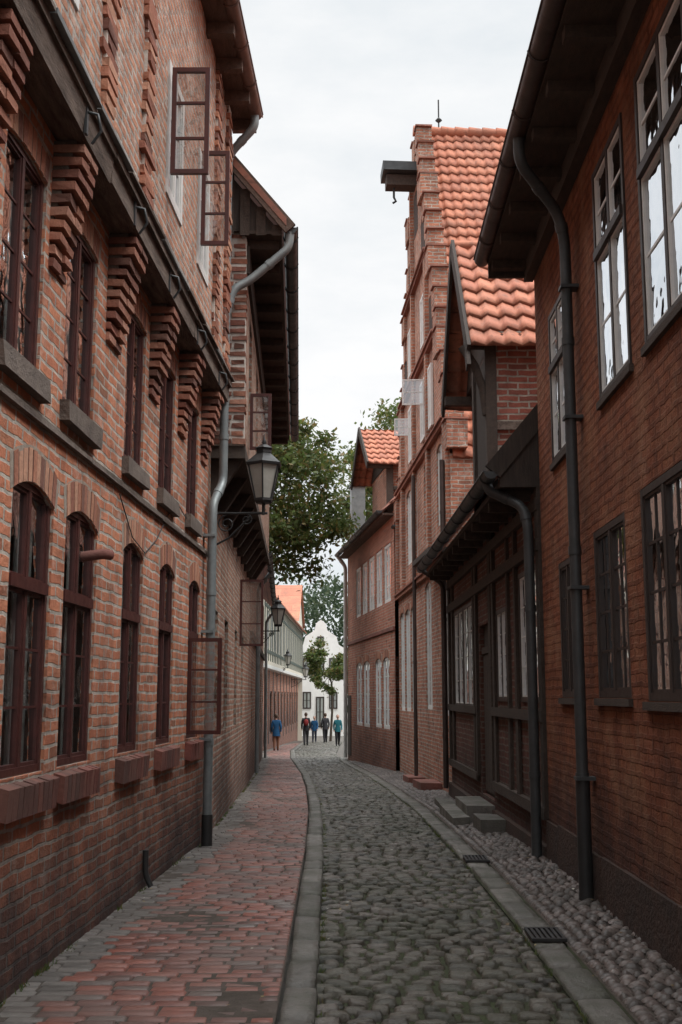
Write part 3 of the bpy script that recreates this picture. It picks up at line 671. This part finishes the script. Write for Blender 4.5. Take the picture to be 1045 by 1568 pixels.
mb.beam((12.28,.5,4.12),(12.28,-3,8.33),.06,.2,'board')
mb.box(12.3,21.9,-.02,.42,3.96,4.02,'timber'); mb.prismU([(.40,4.0),(-3,8.0),(-3,4.0)],21.85,21.9,'brickR')
u=12.5
while u<21.8: mb.box(u,u+.1,.05,.4,3.84,3.955,'timber'); u+=.8
mb.finish(E)
mb=MB('gutter',R2); gutter(mb,12.25,22.0,.52,4.12,.08,'zincD',1.0)
pipe(mb,[(12.6,.52,4.05),(12.55,.5,3.95),(12.35,.16,3.75),(12.3,.12,3.5),(12.3,.12,0)],.055,'zincD'); pipe(mb,[(21.7,.5,4.05),(21.7,.12,3.8),(21.7,.12,0)],.045,'copperD')
mb.finish(E)
R2b=Fr(1.79,12.2,1.54,21.9,-1); D=empty('hoist_dormer')
mb=MB('walls',R2b)
mb.box(14.05,15.6,-4,.02,4.2,6.25,'brickD'); 
mb.box(14.02,14.048,-4,.0,4.3,6.3,'brickC')
mb.box(13.98,14.12,.0,.13,4.1,6.2,'timber',.008); mb.box(15.5,15.62,.02,.10,4.1,6.2,'timber',.005)
mb.box(13.985,14.03,-3,-.005,5.0,5.11,'beamL',.006); mb.box(13.985,14.1,-3,-.0,6.12,6.25,'timber',.004)
mb.prism([(14.0,6.2),(15.5,7.95),(16.9,6.2)],-.2,.02,'board')
mb.box(14.3,15.45,.02,.06,4.5,6.1,'board')
mb.tube([(14.05,.12,5.2),(14.05,.16,5.55),(14.05,.26,5.85),(14.05,.42,6.1)],.06,'timber',6); mb.beam((14.05,.0,6.14),(14.05,.36,6.14),.11,.13,'timber')
mb.beam((16.8,-2.5,6.1),(16.8,.36,6.1),.11,.13,'timber')
for (a,b) in (((13.85,.36,5.98),(15.5,.36,8.05)),((17.15,.36,5.98),(15.5,.36,8.05))): mb.beam(a,b,.045,.2,'board')
mb.beam((13.8,.37,5.75),(14.02,.37,6.2),.05,.14,'board')
mb.finish(D)
mb=MB('roof',R2b)
tiles(mb,(13.82,.33,6.05),(0,-1,0),4.6,(1.68,0,1.98),2.58); tiles(mb,(17.18,.33,6.05),(0,-1,0),4.6,(-1.68,0,1.98),2.58,'tile')
mb.tube([(15.5,.33,8.05),(15.5,-4.2,8.05)],.08,'tile',8)
mb.finish(D)
mb=MB('stone_steps',R2)
mb.box(16.2,17.7,.0,.38,-.3,.2,'kerb',.012); mb.box(16.0,17.9,.36,.6,-.3,.06,'kerb',.012); mb.box(14.9,15.7,.0,.36,-.3,.13,'kerb',.014)
mb.box(18.8,19.9,.2,.5,-.3,-.02,'kerb',.012)
mb.finish()
# ------------------------------------------------------------ RIGHT 3
R3=Fr(1.80,21.92,1.10,31.6,-1); E=empty('tall_gabled_house')
AZ=15.7
mb=MB('walls',R3)
ops=[(22.6,23.5,1.3,4.0),(24.9,25.9,1.4,4.2),(27.6,28.7,1.3,3.9),(28.9,30.0,1.3,3.9),(30.2,31.2,1.3,3.9),(23.0,23.8,5.2,6.9),(25.0,25.9,5.2,7.0),(27.2,28.2,5.0,6.9),(28.4,29.4,5.0,6.9)]
wall(mb,21.94,31.58,-.9,7.0,0,ops,'brickR',.1)
for o in ops: arch(mb,o,0,.1,'brickR',.05,.2)
mb.prism([(22.05,7.001),(22.25,7.001),(26.7,AZ-.05),(26.95,AZ-.05),(31.25,7.001)],-.35,0,'brickR')
mb.poly([(21.94,0,-.9),(21.94,-9,-.9),(21.94,-9,6.4),(21.94,0,6.4)],'brickR'); mb.poly([(31.58,0,-.9),(31.58,-9,-.9),(31.58,-9,6.4),(31.58,0,6.4)],'brickR')
mb.box(22,31.5,-9,-.55,-.9,6.9,'brickR')
for k in range(16):
    t=k/16; u=21.9+4.6*t; z=6.5+9.05*t; big=k%4==0; e=.09 if big else .03
    mb.box(u-(.14 if big else 0),u+.45,-.33,e,z,z+.56,'brickR',.012); u2=31.64-4.6*t; mb.box(u2-.45,u2+(.14 if big else 0),-.33,e,z,z+.56,'brickR',.012)
    mb.box(u-.06-(.1 if big else 0),u+.3,-.34,e+.04,z+.562,z+.6,'tileD',.006); mb.box(u2-.3,u2+.06+(.1 if big else 0),-.34,e+.04,z+.562,z+.6,'tileD',.006)
for u,zt in ((22.0,6.6),(24.75,11.8),(27.3,14.6),(29.8,9.4),(31.3,6.6)): 
    mb.box(u,u+.22,.0,.09,4.4,zt,'brickR',.006)
for (a,b,c,d) in ((24.15,24.65,9.45,10.6),(25.0,25.9,11.9,12.9),(27.6,28.3,11.9,12.9),(26.45,27.2,13.0,14.1),(29.0,29.6,9.5,10.5)):
    mb.box(a,b,.0,.004,c,d,'plinth'); arch(mb,(a,b,c,d),.006,.1,'brickR',.0,.15,'vous')
for z,a,b in ((4.3,21.95,31.6),(7.1,22.2,31.3),(9.3,23.4,30.2),(11.6,24.5,29.1)):
    mb.box(a,b,.0,.10,z,z+.09,'corb',.006); mb.box(a,b,.0,.15,z+.092,z+.13,'tileD',.008)
mb.box(21.95,24.6,.0,.45,4.45,4.55,'timber'); 
mb.finish(E)
mb=MB('windows',R3)
for i,o in enumerate(ops): window(mb,*o,-.03,'wwhite','wwhite',2,5 if o[3]<4.5 else 4,.06,.018,None,'glassR',.2)
for (a,b,c,d) in ((24.1,24.6,7.5,8.9),(25.2,26.0,7.5,8.9),(27.6,28.4,7.5,8.9),(25.1,25.8,9.7,10.9),(27.6,28.3,9.7,10.9)): window(mb,a,b,c,d,.065,'wwhite','wwhite',2,3,.06,.03,None,'glassR',0,False)
casement(mb,(25.1,.08),.5,(0.1,.99),8.2,8.8,'wwhite',2,'glassC',2,.035); casement(mb,(28.4,.02),.4,(0.1,.99),8.25,8.7,'wwhite',2,'glassC',2,.035)
mb.finish(E)
mb=MB('roof',R3)
SL=(4.9,0,AZ-6.3)
Ls=math.hypot(4.9,AZ-6.3)
tiles(mb,(21.9,-.05,6.3),(0,-1,0),9,SL,Ls); tiles(mb,(31.7,-.05,6.3),(0,-1,0),9,(-4.9,0,AZ-6.3),Ls,'tile')
for i in range(26): mb.tube([(26.8,.05-i*.35,AZ+.04),(26.8,-.31-i*.35,AZ+.02)],[.14,.12],'tile',8)
s=Vector(SL).normalized(); n=Vector((-s.z,0,s.x))
O=Vector((21.9,0,6.3))
def sk(v,t,h): p=O+s*t+n*h; return (p.x,v,p.z)
a0,a1,t0,t1=-1.4,-2.1,5.7,6.7
mb.hexa([sk(a0,t0,.0),sk(a1,t0,.0),sk(a1,t1,.0),sk(a0,t1,.0),sk(a0,t0,.14),sk(a1,t0,.14),sk(a1,t1,.14),sk(a0,t1,.14)],'zinc')
mb.poly([sk(a0-.08,t0+.08,.145),sk(a1+.08,t0+.08,.145),sk(a1+.08,t1-.1,.145),sk(a0-.08,t1-.1,.145)],'glassR')
mb.tube([(26.8,-.6,AZ),(26.8,-.6,AZ+.9)],.02,'iron',6); mb.tube([(26.8,-.6,AZ+.28),(26.8,-.6,AZ+.34),(26.8,-.6,AZ+.42)],[.02,.09,.02],'iron',8)
gutter(mb,31.4,31.9,.1,6.4,.06,'zincD')
mb.finish(E)
mb=MB('hoist_beam',R3)
mb.box(26.6,27.0,-.1,.75,14.2,14.47,'timber'); mb.box(26.4,27.2,-.1,.85,14.5,14.72,'zincD',.01); mb.tube([(26.8,.55,14.2),(26.8,.55,13.95)],.03,'iron',6); mb.tube([(26.8,.55,13.95),(26.8,.5,13.85),(26.8,.58,13.8)],.03,'iron',6)
mb.finish(E)
mb=MB('downpipe',R3); pipe(mb,[(22.1,.14,6.3),(22.1,.14,0)],.05,'copperD'); pipe(mb,[(26.8,.14,6.9),(26.8,.14,-.2)],.045,'copperD'); mb.finish(E)
mb=MB('stone_steps',R3); mb.box(23.6,24.8,0,.45,-.5,-.05,'sill',.01); mb.box(26.2,27.2,0,.4,-.6,-.12,'sill',.01); mb.finish()
# ------------------------------------------------------------ RIGHT 4
R4=Fr(1.0,31.62,-.41,42,-1); E=empty('brick_townhouse')
mb=MB('walls',R4)
gr=[(32.6,33.8,.75,2.8),(34.1,35.3,.75,2.8),(36.5,37.9,.7,2.8),(38.2,39.7,.7,2.8)]; up=[(32.3+i*1.55,33.5+i*1.55,4.35,6.05) for i in range(5)]
wall(mb,31.64,42,-1,6.85,0,gr+up,'brickF',.08)
for o in gr: arch(mb,o,0,.12,'brickF',.08,.25)
mb.box(31.64,42,-7,-.55,-1,6.85,'brickF'); mb.poly([(42,0,-1),(42,-7,-1),(42,-7,6.85),(42,0,6.85)],'brickF')
mb.box(31.64,42,0,.05,3.5,3.6,'sill')
mb.prism([(41.0,-.4),(41.8,-.4),(41.8,1.7),(41.0,1.7)],-.02,.03,'board')
mb.finish(E)
mb=MB('windows',R4)
for o in gr+up: window(mb,*o,-.02,'wwhite','wwhite',2,4,.08,.03,None,'glassR',.3)
mb.finish(E)
mb=MB('roof',R4); tiles(mb,(31.7,.32,6.8),(1,0,0),10.4,(0,-.7,.72),6,'tileD'); gutter(mb,31.7,42.1,.4,6.85,.08,'zincD',1.5); mb.box(31.7,42.1,0,.32,6.72,6.78,'timberB')
pipe(mb,[(41.9,.4,6.8),(41.9,.1,6.4),(41.9,.1,-.5)],.07,'wwhite')
mb.box(41.2,41.7,-.55,-.05,7,9.3,'zinc'); mb.box(41.15,41.75,-.6,.0,9.3,9.38,'zincD'); mb.finish(E)
D=empty('roof_dormer'); mb=MB('walls',R4)
mb.box(34.2,37.4,-4,-.25,7.1,8.75,'brickR'); mb.box(34.1,34.198,-.4,-.2,7.2,8.75,'timber'); mb.box(34.1,34.198,-4,-.42,7.9,8.0,'timber')
mb.prism([(34.1,8.7),(35.8,10.0),(37.5,8.7)],-.3,-.22,'board'); mb.beam((33.9,.42,8.6),(35.8,.42,10.12),.05,.25,'board'); mb.beam((37.7,.42,8.6),(35.8,.42,10.12),.05,.25,'board')
mb.box(34.0,34.15,-.3,.4,8.55,8.7,'timber')
mb.finish(D); mb=MB('roof',R4); tiles(mb,(33.9,.42,8.65),(0,-1,0),4.5,(1.9,0,1.45),2.42); tiles(mb,(37.7,.42,8.65),(0,-1,0),4.5,(-1.9,0,1.45),2.42); mb.finish(D)
# ------------------------------------------------------------ far houses
E=empty('white_gabled_house')
x0,x1,yy=-5.2,-1.2,96; xc=(x0+x1)/2
F=MB('walls')
pts=[(x0,-2),(x1,-2),(x1,5.6),(x1-.5,5.9),(x1-.7,6.6),(xc+.55,7.1),(xc+.4,7.7),(xc,8.0),(xc-.4,7.7),(xc-.55,7.1),(x0+.7,6.6),(x0+.5,5.9),(x0,5.6)]
F.poly([(p[0],yy,p[1]) for p in pts],'white'); F.poly([(p[0],yy+.4,p[1]) for p in pts],'white')
for i in range(len(pts)):
    a,b=pts[i],pts[(i+1)%len(pts)]; F.poly([(a[0],yy,a[1]),(b[0],yy,b[1]),(b[0],yy+.4,b[1]),(a[0],yy+.4,a[1])],'white')
F.box(x0+.05,x1-.05,yy+.4,yy+9,-2,5.4,'white'); F.finish(E)
class XF:
    def P(s,u,v,z): return (u,yy-v,z)
mb=MB('windows',XF())
for (a,b,c,d) in ((-4.7,-4.0,3.4,4.8),(-3.6,-2.9,3.4,4.8),(-2.5,-1.8,3.4,4.8),(-4.7,-4.0,.6,2.0),(-3.6,-2.9,-.9,1.6),(-2.5,-1.8,.6,2.0),(-3.5,-2.95,5.7,6.6)): window(mb,a,b,c,d,.07,'wdark','wdark',2,2,.08,.04,None,'glass',0,False)
mb.finish(E)
mb=MB('roof'); mb.poly([(x0-.1,yy+.4,5.2),(xc,yy+.4,7.4),(xc,yy+9,7.4),(x0-.1,yy+9,5.2)],'tile'); mb.poly([(x1+.1,yy+.4,5.2),(xc,yy+.4,7.4),(xc,yy+9,7.4),(x1+.1,yy+9,5.2)],'tile'); mb.finish(E)
E=empty('cream_corner_house'); mb=MB('walls'); mb.box(-12,-4.6,84,93,-2,7.2,'cream')
for z in (.2,3.4):
    for x in (-6.2,-5.4): mb.box(x,x+.5,83.95,84,z,z+1.4,'wdark')
mb.poly([(-12.2,83.7,7.1),(-4.4,83.7,7.1),(-4.4,88.5,10.2),(-12.2,88.5,10.2)],'tile'); mb.poly([(-12.2,93.3,7.1),(-4.4,93.3,7.1),(-4.4,88.5,10.2),(-12.2,88.5,10.2)],'tile'); mb.poly([(-4.6,84,7.2),(-4.6,93,7.2),(-4.6,88.5,10.1)],'cream'); mb.finish(E)
# ------------------------------------------------------------ trees
def tree(name,base,cc,rad,clumps,per,size,mat='leaf',seed=1,trunk=.18):
    rr=random.Random(seed); rs=np.random.RandomState(seed); E=empty(name)
    mb=MB('trunk'); b=Vector(base); c=Vector(cc); r=Vector(rad)
    mid=Vector((b.x+.1,b.y,c.z-r.z*.6)); mb.tube([b-Vector((0,0,.3)),b.lerp(mid,.5)+Vector((.08,0,0)),mid,c],[trunk,trunk*.8,trunk*.6,trunk*.2],'bark',10)
    cs=[]
    while len(cs)<clumps:
        d=Vector((rr.gauss(0,1),rr.gauss(0,1),rr.gauss(0,1))).normalized()*rr.uniform(.35,1.0)**.6
        cs.append(Vector((c.x+d.x*r.x,c.y+d.y*r.y,c.z+d.z*r.z)))
    for p in cs[:max(10,clumps//3)]:
        s0=mid.lerp(c,rr.uniform(0,.7)); mb.tube([s0,s0.lerp(p,.5)+Vector((0,0,-.1)),p],[trunk*.3,trunk*.18,trunk*.05],'bark',6)
    mb.finish(E)
    N=clumps*per; cen=np.repeat(np.array([tuple(p) for p in cs]),per,0)
    cr=np.repeat(rs.uniform(.14,.30,clumps),per)[:,None]*np.array(rad).mean()
    pos=cen+rs.normal(0,.48,(N,3))*cr*np.array([1,1,.75])
    a=rs.normal(0,1,(N,3)); a/=np.linalg.norm(a,axis=1)[:,None]; bb=np.cross(a,rs.normal(0,1,(N,3))); bb/=np.linalg.norm(bb,axis=1)[:,None]
    sz=rs.uniform(.6,1.3,(N,1))*size
    V=np.stack([pos-a*sz,pos+bb*sz*.5,pos+a*sz,pos-bb*sz*.5],1).reshape(-1,3); F=np.arange(N*4).reshape(-1,4)
    me=bpy.data.meshes.new('crown'); me.from_pydata(V.tolist(),[],F.tolist()); me.materials.append(M[mat]); o=bpy.data.objects.new('crown',me); COL.objects.link(o); o.parent=E
tree('street_tree',(-4.6,37.5,-.5),(-3.0,38,8.3),(2.75,2.3,3.1),95,200,.10,seed=4)
tree('garden_tree',(3.2,52,-.8),(2.0,52,11.0),(3.3,3,4.0),65,180,.13,seed=5)
tree('small_tree',(-2.0,80,-1.4),(-2.2,80,3.6),(1.7,1.7,1.9),34,160,.12,seed=6,trunk=.1)
rs=np.random.RandomState(8); cs=[]
for i in range(150):
    x=rs.uniform(-45,25); y=rs.uniform(135,165); h=rs.uniform(11,18) ; 
    for k in range(3): cs.append((x+rs.normal(0,1.5),y+rs.normal(0,1.5),rs.uniform(1,h)))
cs=np.array(cs); per=110; N=len(cs)*per; pos=np.repeat(cs,per,0)+rs.normal(0,1.0,(N,3)); a=rs.normal(0,1,(N,3)); a/=np.linalg.norm(a,axis=1)[:,None]; bb=np.cross(a,rs.normal(0,1,(N,3))); bb/=np.linalg.norm(bb,axis=1)[:,None]; sz=rs.uniform(.2,.42,(N,1))
V=np.stack([pos-a*sz,pos+bb*sz*.6,pos+a*sz,pos-bb*sz*.6],1).reshape(-1,3)
me=bpy.data.meshes.new('distant_trees'); me.from_pydata(V.tolist(),[],np.arange(N*4).reshape(-1,4).tolist()); me.materials.append(M['leafF']); COL.objects.link(bpy.data.objects.new('distant_trees',me))
# ------------------------------------------------------------ lamps
def lamp(x,y,z,wx,s=1.0):
    mb=MB('wall_street_lamp')
    def q(z0,z1,r0,r1,mat,n=6):
        P=[(x+r0*math.cos(2*math.pi*(i+.5)/n),y+r0*math.sin(2*math.pi*(i+.5)/n),z0) for i in range(n)]+[(x+r1*math.cos(2*math.pi*(i+.5)/n),y+r1*math.sin(2*math.pi*(i+.5)/n),z1) for i in range(n)]
        mb.shared(P,[(i,(i+1)%n,n+(i+1)%n,n+i) for i in range(n)],mat,smooth=False); mb.poly(P[:n],mat); mb.poly(P[n:],mat)
    S=s
    q(z,z+.03*S,.10*S,.12*S,'iron'); q(z+.03*S,z+.06*S,.12*S,.12*S,'iron'); q(z+.06*S,z+.46*S,.105*S,.20*S,'frost')
    for i in range(6):
        t=2*math.pi*(i+.5)/6; c,sn=math.cos(t),math.sin(t)
        mb.beam((x+.11*S*c,y+.11*S*sn,z+.05*S),(x+.207*S*c,y+.207*S*sn,z+.47*S),.018*S,.018*S,'iron')
    q(z+.46*S,z+.49*S,.23*S,.24*S,'iron'); q(z+.49*S,z+.62*S,.24*S,.09*S,'iron'); q(z+.62*S,z+.68*S,.10*S,.10*S,'iron'); q(z+.68*S,z+.73*S,.12*S,.04*S,'iron')
    mb.tube([(x,y,z+.73*S),(x,y,z+.76*S),(x,y,z+.79*S),(x,y,z+.86*S)],[.015*S,.03*S,.015*S,.004],'iron',8)
    zb=z-.12*S
    mb.tube([(x,y,z),(x,y,zb-.02)],.02*S,'iron',8); mb.tube([(x+.05,y,zb),(wx,y,zb)],.016*S,'iron',8); mb.box(wx-.02,wx+.015,y-.05,y+.05,zb-.45*S,zb+.1*S,'iron')
    L=abs(wx-x); 
    for (cx,cz,r0,tn) in ((wx+L*.3,zb-.13*S,.11*S,1.6),(wx+L*.68,zb-.08*S,.07*S,-1.5)):
        pts=[]
        for i in range(22):
            t=i/21; a=t*tn*2*math.pi; r=r0*(1-t*.75); pts.append((cx+r*math.cos(a+1.57),y,cz+r*math.sin(a+1.57)))
        mb.tube(pts,.010*S,'iron',6)
    mb.tube([(wx,y,zb-.42*S),(wx+L*.35,y,zb-.3*S),(wx+L*.75,y,zb-.04*S)],.013*S,'iron',6)
    mb.finish()
lamp(-1.155,13.6,4.0,-1.79); lamp(-2.2,31,3.55,-2.76); lamp(-3.6,58,3.2,-4.2); lamp(-3.3,71,2.8,-4.2,1.1)
# ------------------------------------------------------------ people
import bmesh
def person(name,x,y,h,heading,top,leg,stride=.09,arm=.06,hair=True,bag=None,hem=.47):
    V=[];Ed=[];Rd=[]
    def a(p,r,par=None):
        V.append(p);Rd.append(r); i=len(V)-1
        if par is not None: Ed.append((par,i))
        return i
    pel=a((0,0,.52),.082); sp1=a((0,0,.62),.078,pel); ch=a((0,.005,.73),.088,sp1); nk=a((0,0,.82),.04,ch); hb=a((0,.008,.875),.033,nk)
    for sd in (-1,1):
        sh=a((sd*.095,0,.795),.045,ch); el=a((sd*.122,-.02-arm*sd*.3,.645),.037,sh); wr=a((sd*.12,.04+arm*sd*-.8,.52),.024,el)
        hd=a((sd*.122,.05+arm*sd*-.9,.485),.02,wr)
        for k,(dx,L) in enumerate(((-.012,.035),(-.004,.042),(.005,.04),(.013,.03))): a((sd*.122+dx*.3,.055+arm*sd*-.9+dx,.485-L),.0055,hd)
        a((sd*.105,.075+arm*sd*-.9,.475),.006,hd)
        hp=a((sd*.048,0,.48),.062,pel); kn=a((sd*.048,.02+sd*stride*.55,.28),.046,hp); an=a((sd*.048,sd*stride-.015,.05),.03,kn); a((sd*.054,sd*stride+.06,.02),.022,an)
    me=bpy.data.meshes.new('sk'); me.from_pydata([(p[0]*h,p[1]*h,p[2]*h) for p in V],Ed,[]); o=bpy.data.objects.new('sk',me); COL.objects.link(o)
    md=o.modifiers.new('s','SKIN'); md.use_smooth_shade=True
    for i,sv in enumerate(me.skin_vertices[0].data): sv.radius=(Rd[i]*h,Rd[i]*h*(.75 if i<3 else 1)); sv.use_root=(i==0)
    ss=o.modifiers.new('u','SUBSURF'); ss.levels=2; ss.render_levels=2
    dg=bpy.context.evaluated_depsgraph_get(); m2=bpy.data.meshes.new_from_object(o.evaluated_get(dg)); bpy.data.objects.remove(o)
    mats=[top,leg,'skin','shoe','hair']+([bag] if bag else [])
    m2.materials.clear()
    for k in mats: m2.materials.append(M[k])
    bm=bmesh.new(); bm.from_mesh(m2)
    for f in bm.faces:
        c=f.calc_center_median()/h
        f.material_index=0 if c.z>hem else 1
        if c.z<.045: f.material_index=3
        if abs(c.x)>.10 and c.z<.51: f.material_index=2
        if c.z>.84: f.material_index=2
    r=bmesh.ops.create_uvsphere(bm,u_segments=16,v_segments=12,radius=1)
    for v in r['verts']:
        x_,y_,z_=v.co; 
        nose=.15*math.exp(-((x_/.18)**2+((z_+.05)/.22)**2)) if y_>0 else 0
        v.co=Vector((x_*.046*h,(y_*.056+nose*.05)*h+.012*h,(.93+z_*.066)*h))
    for v in r['verts']:
        for f in v.link_faces: f.material_index=2
    def ell(cx,cy,cz,rx,ry,rz,mi):
        q=bmesh.ops.create_uvsphere(bm,u_segments=12,v_segments=8,radius=1)
        for v in q['verts']: v.co=Vector(((cx+v.co.x*rx)*h,(cy+v.co.y*ry)*h,(cz+v.co.z*rz)*h))
        for v in q['verts']:
            for f in v.link_faces: f.material_index=mi
    if hair: ell(0,-.004,.942,.051,.058,.062,4)
    for sd in (-1,1): ell(sd*.048,.01,.925,.006,.012,.018,2)
    if bag: ell(0,-.085,.70,.075,.045,.10,5)
    n=18; rings=[]
    for (z,rx,ry) in ((.60,.088,.066),(.52,.098,.074),(hem-.02,.102,.078)):
        rings.append([bm.verts.new(Vector((math.cos(2*math.pi*i/n)*rx*h,math.sin(2*math.pi*i/n)*ry*h,z*h))) for i in range(n)])
    for k in range(2):
        for i in range(n):
            f=bm.faces.new((rings[k][i],rings[k][(i+1)%n],rings[k+1][(i+1)%n],rings[k+1][i])); f.material_index=0
    for f in bm.faces: f.smooth=True
    bm.to_mesh(m2); bm.free()
    p=bpy.data.objects.new(name,m2); COL.objects.link(p); zz=g(y)+(.08 if x<KL(y) else .03)
    p.location=(x,y,zz); p.rotation_euler=(0,0,heading)
person('pedestrian',-3.62,50.5,1.6,0.1,'cl_blue','cl_tan',.05,hem=.42)
person('pedestrian',-2.9,63,1.78,.1,'cl_black','cl_grey',.1,bag='cl_red')
person('pedestrian',-2.75,71,1.6,3.1,'cl_blue','cl_jean',.08)
person('pedestrian',-2.05,70,1.78,.2,'cl_grey','cl_black',.09)
person('pedestrian',-1.15,62,1.66,3.3,'cl_teal','cl_black',.07)
# ------------------------------------------------------------ world, light, camera
w=bpy.data.worlds.new('World'); sc.world=w; w.use_nodes=True; t=NT(w.node_tree); bg=w.node_tree.nodes['Background']
sky=t.n('ShaderNodeTexSky',{'sky_type':'NISHITA','sun_disc':False}); sky.sun_elevation=math.radians(55); sky.sun_rotation=math.radians(115)
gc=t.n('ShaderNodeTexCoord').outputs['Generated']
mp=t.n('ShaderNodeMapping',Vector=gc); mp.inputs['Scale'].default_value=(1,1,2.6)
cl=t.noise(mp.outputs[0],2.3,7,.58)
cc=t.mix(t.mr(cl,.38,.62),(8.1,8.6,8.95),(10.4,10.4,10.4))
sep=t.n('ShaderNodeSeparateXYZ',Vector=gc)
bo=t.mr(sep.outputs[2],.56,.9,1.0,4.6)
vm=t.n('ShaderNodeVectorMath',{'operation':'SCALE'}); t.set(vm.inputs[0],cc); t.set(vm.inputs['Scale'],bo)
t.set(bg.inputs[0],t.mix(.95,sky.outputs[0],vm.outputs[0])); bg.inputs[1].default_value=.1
sd=bpy.data.lights.new('sun','SUN'); sd.energy=1.5; sd.angle=math.radians(14); sd.color=(1,.96,.91); so=bpy.data.objects.new('sun',sd); COL.objects.link(so)
az=math.radians(115); el=math.radians(55)
dv=Vector((math.sin(az)*math.cos(el),math.cos(az)*math.cos(el),math.sin(el))); so.rotation_euler=dv.to_track_quat('Z','Y').to_euler()
cam=bpy.data.cameras.new('camera'); co=bpy.data.objects.new('camera',cam); COL.objects.link(co); sc.camera=co
cam.sensor_fit='VERTICAL'; cam.sensor_height=36; cam.lens=40; cam.clip_end=2000
co.location=(0,0,1.7); co.rotation_euler=(math.radians(90+9.16),0,math.radians(.9))
sc.view_settings.view_transform='Standard'; sc.view_settings.look='None'; sc.view_settings.exposure=0
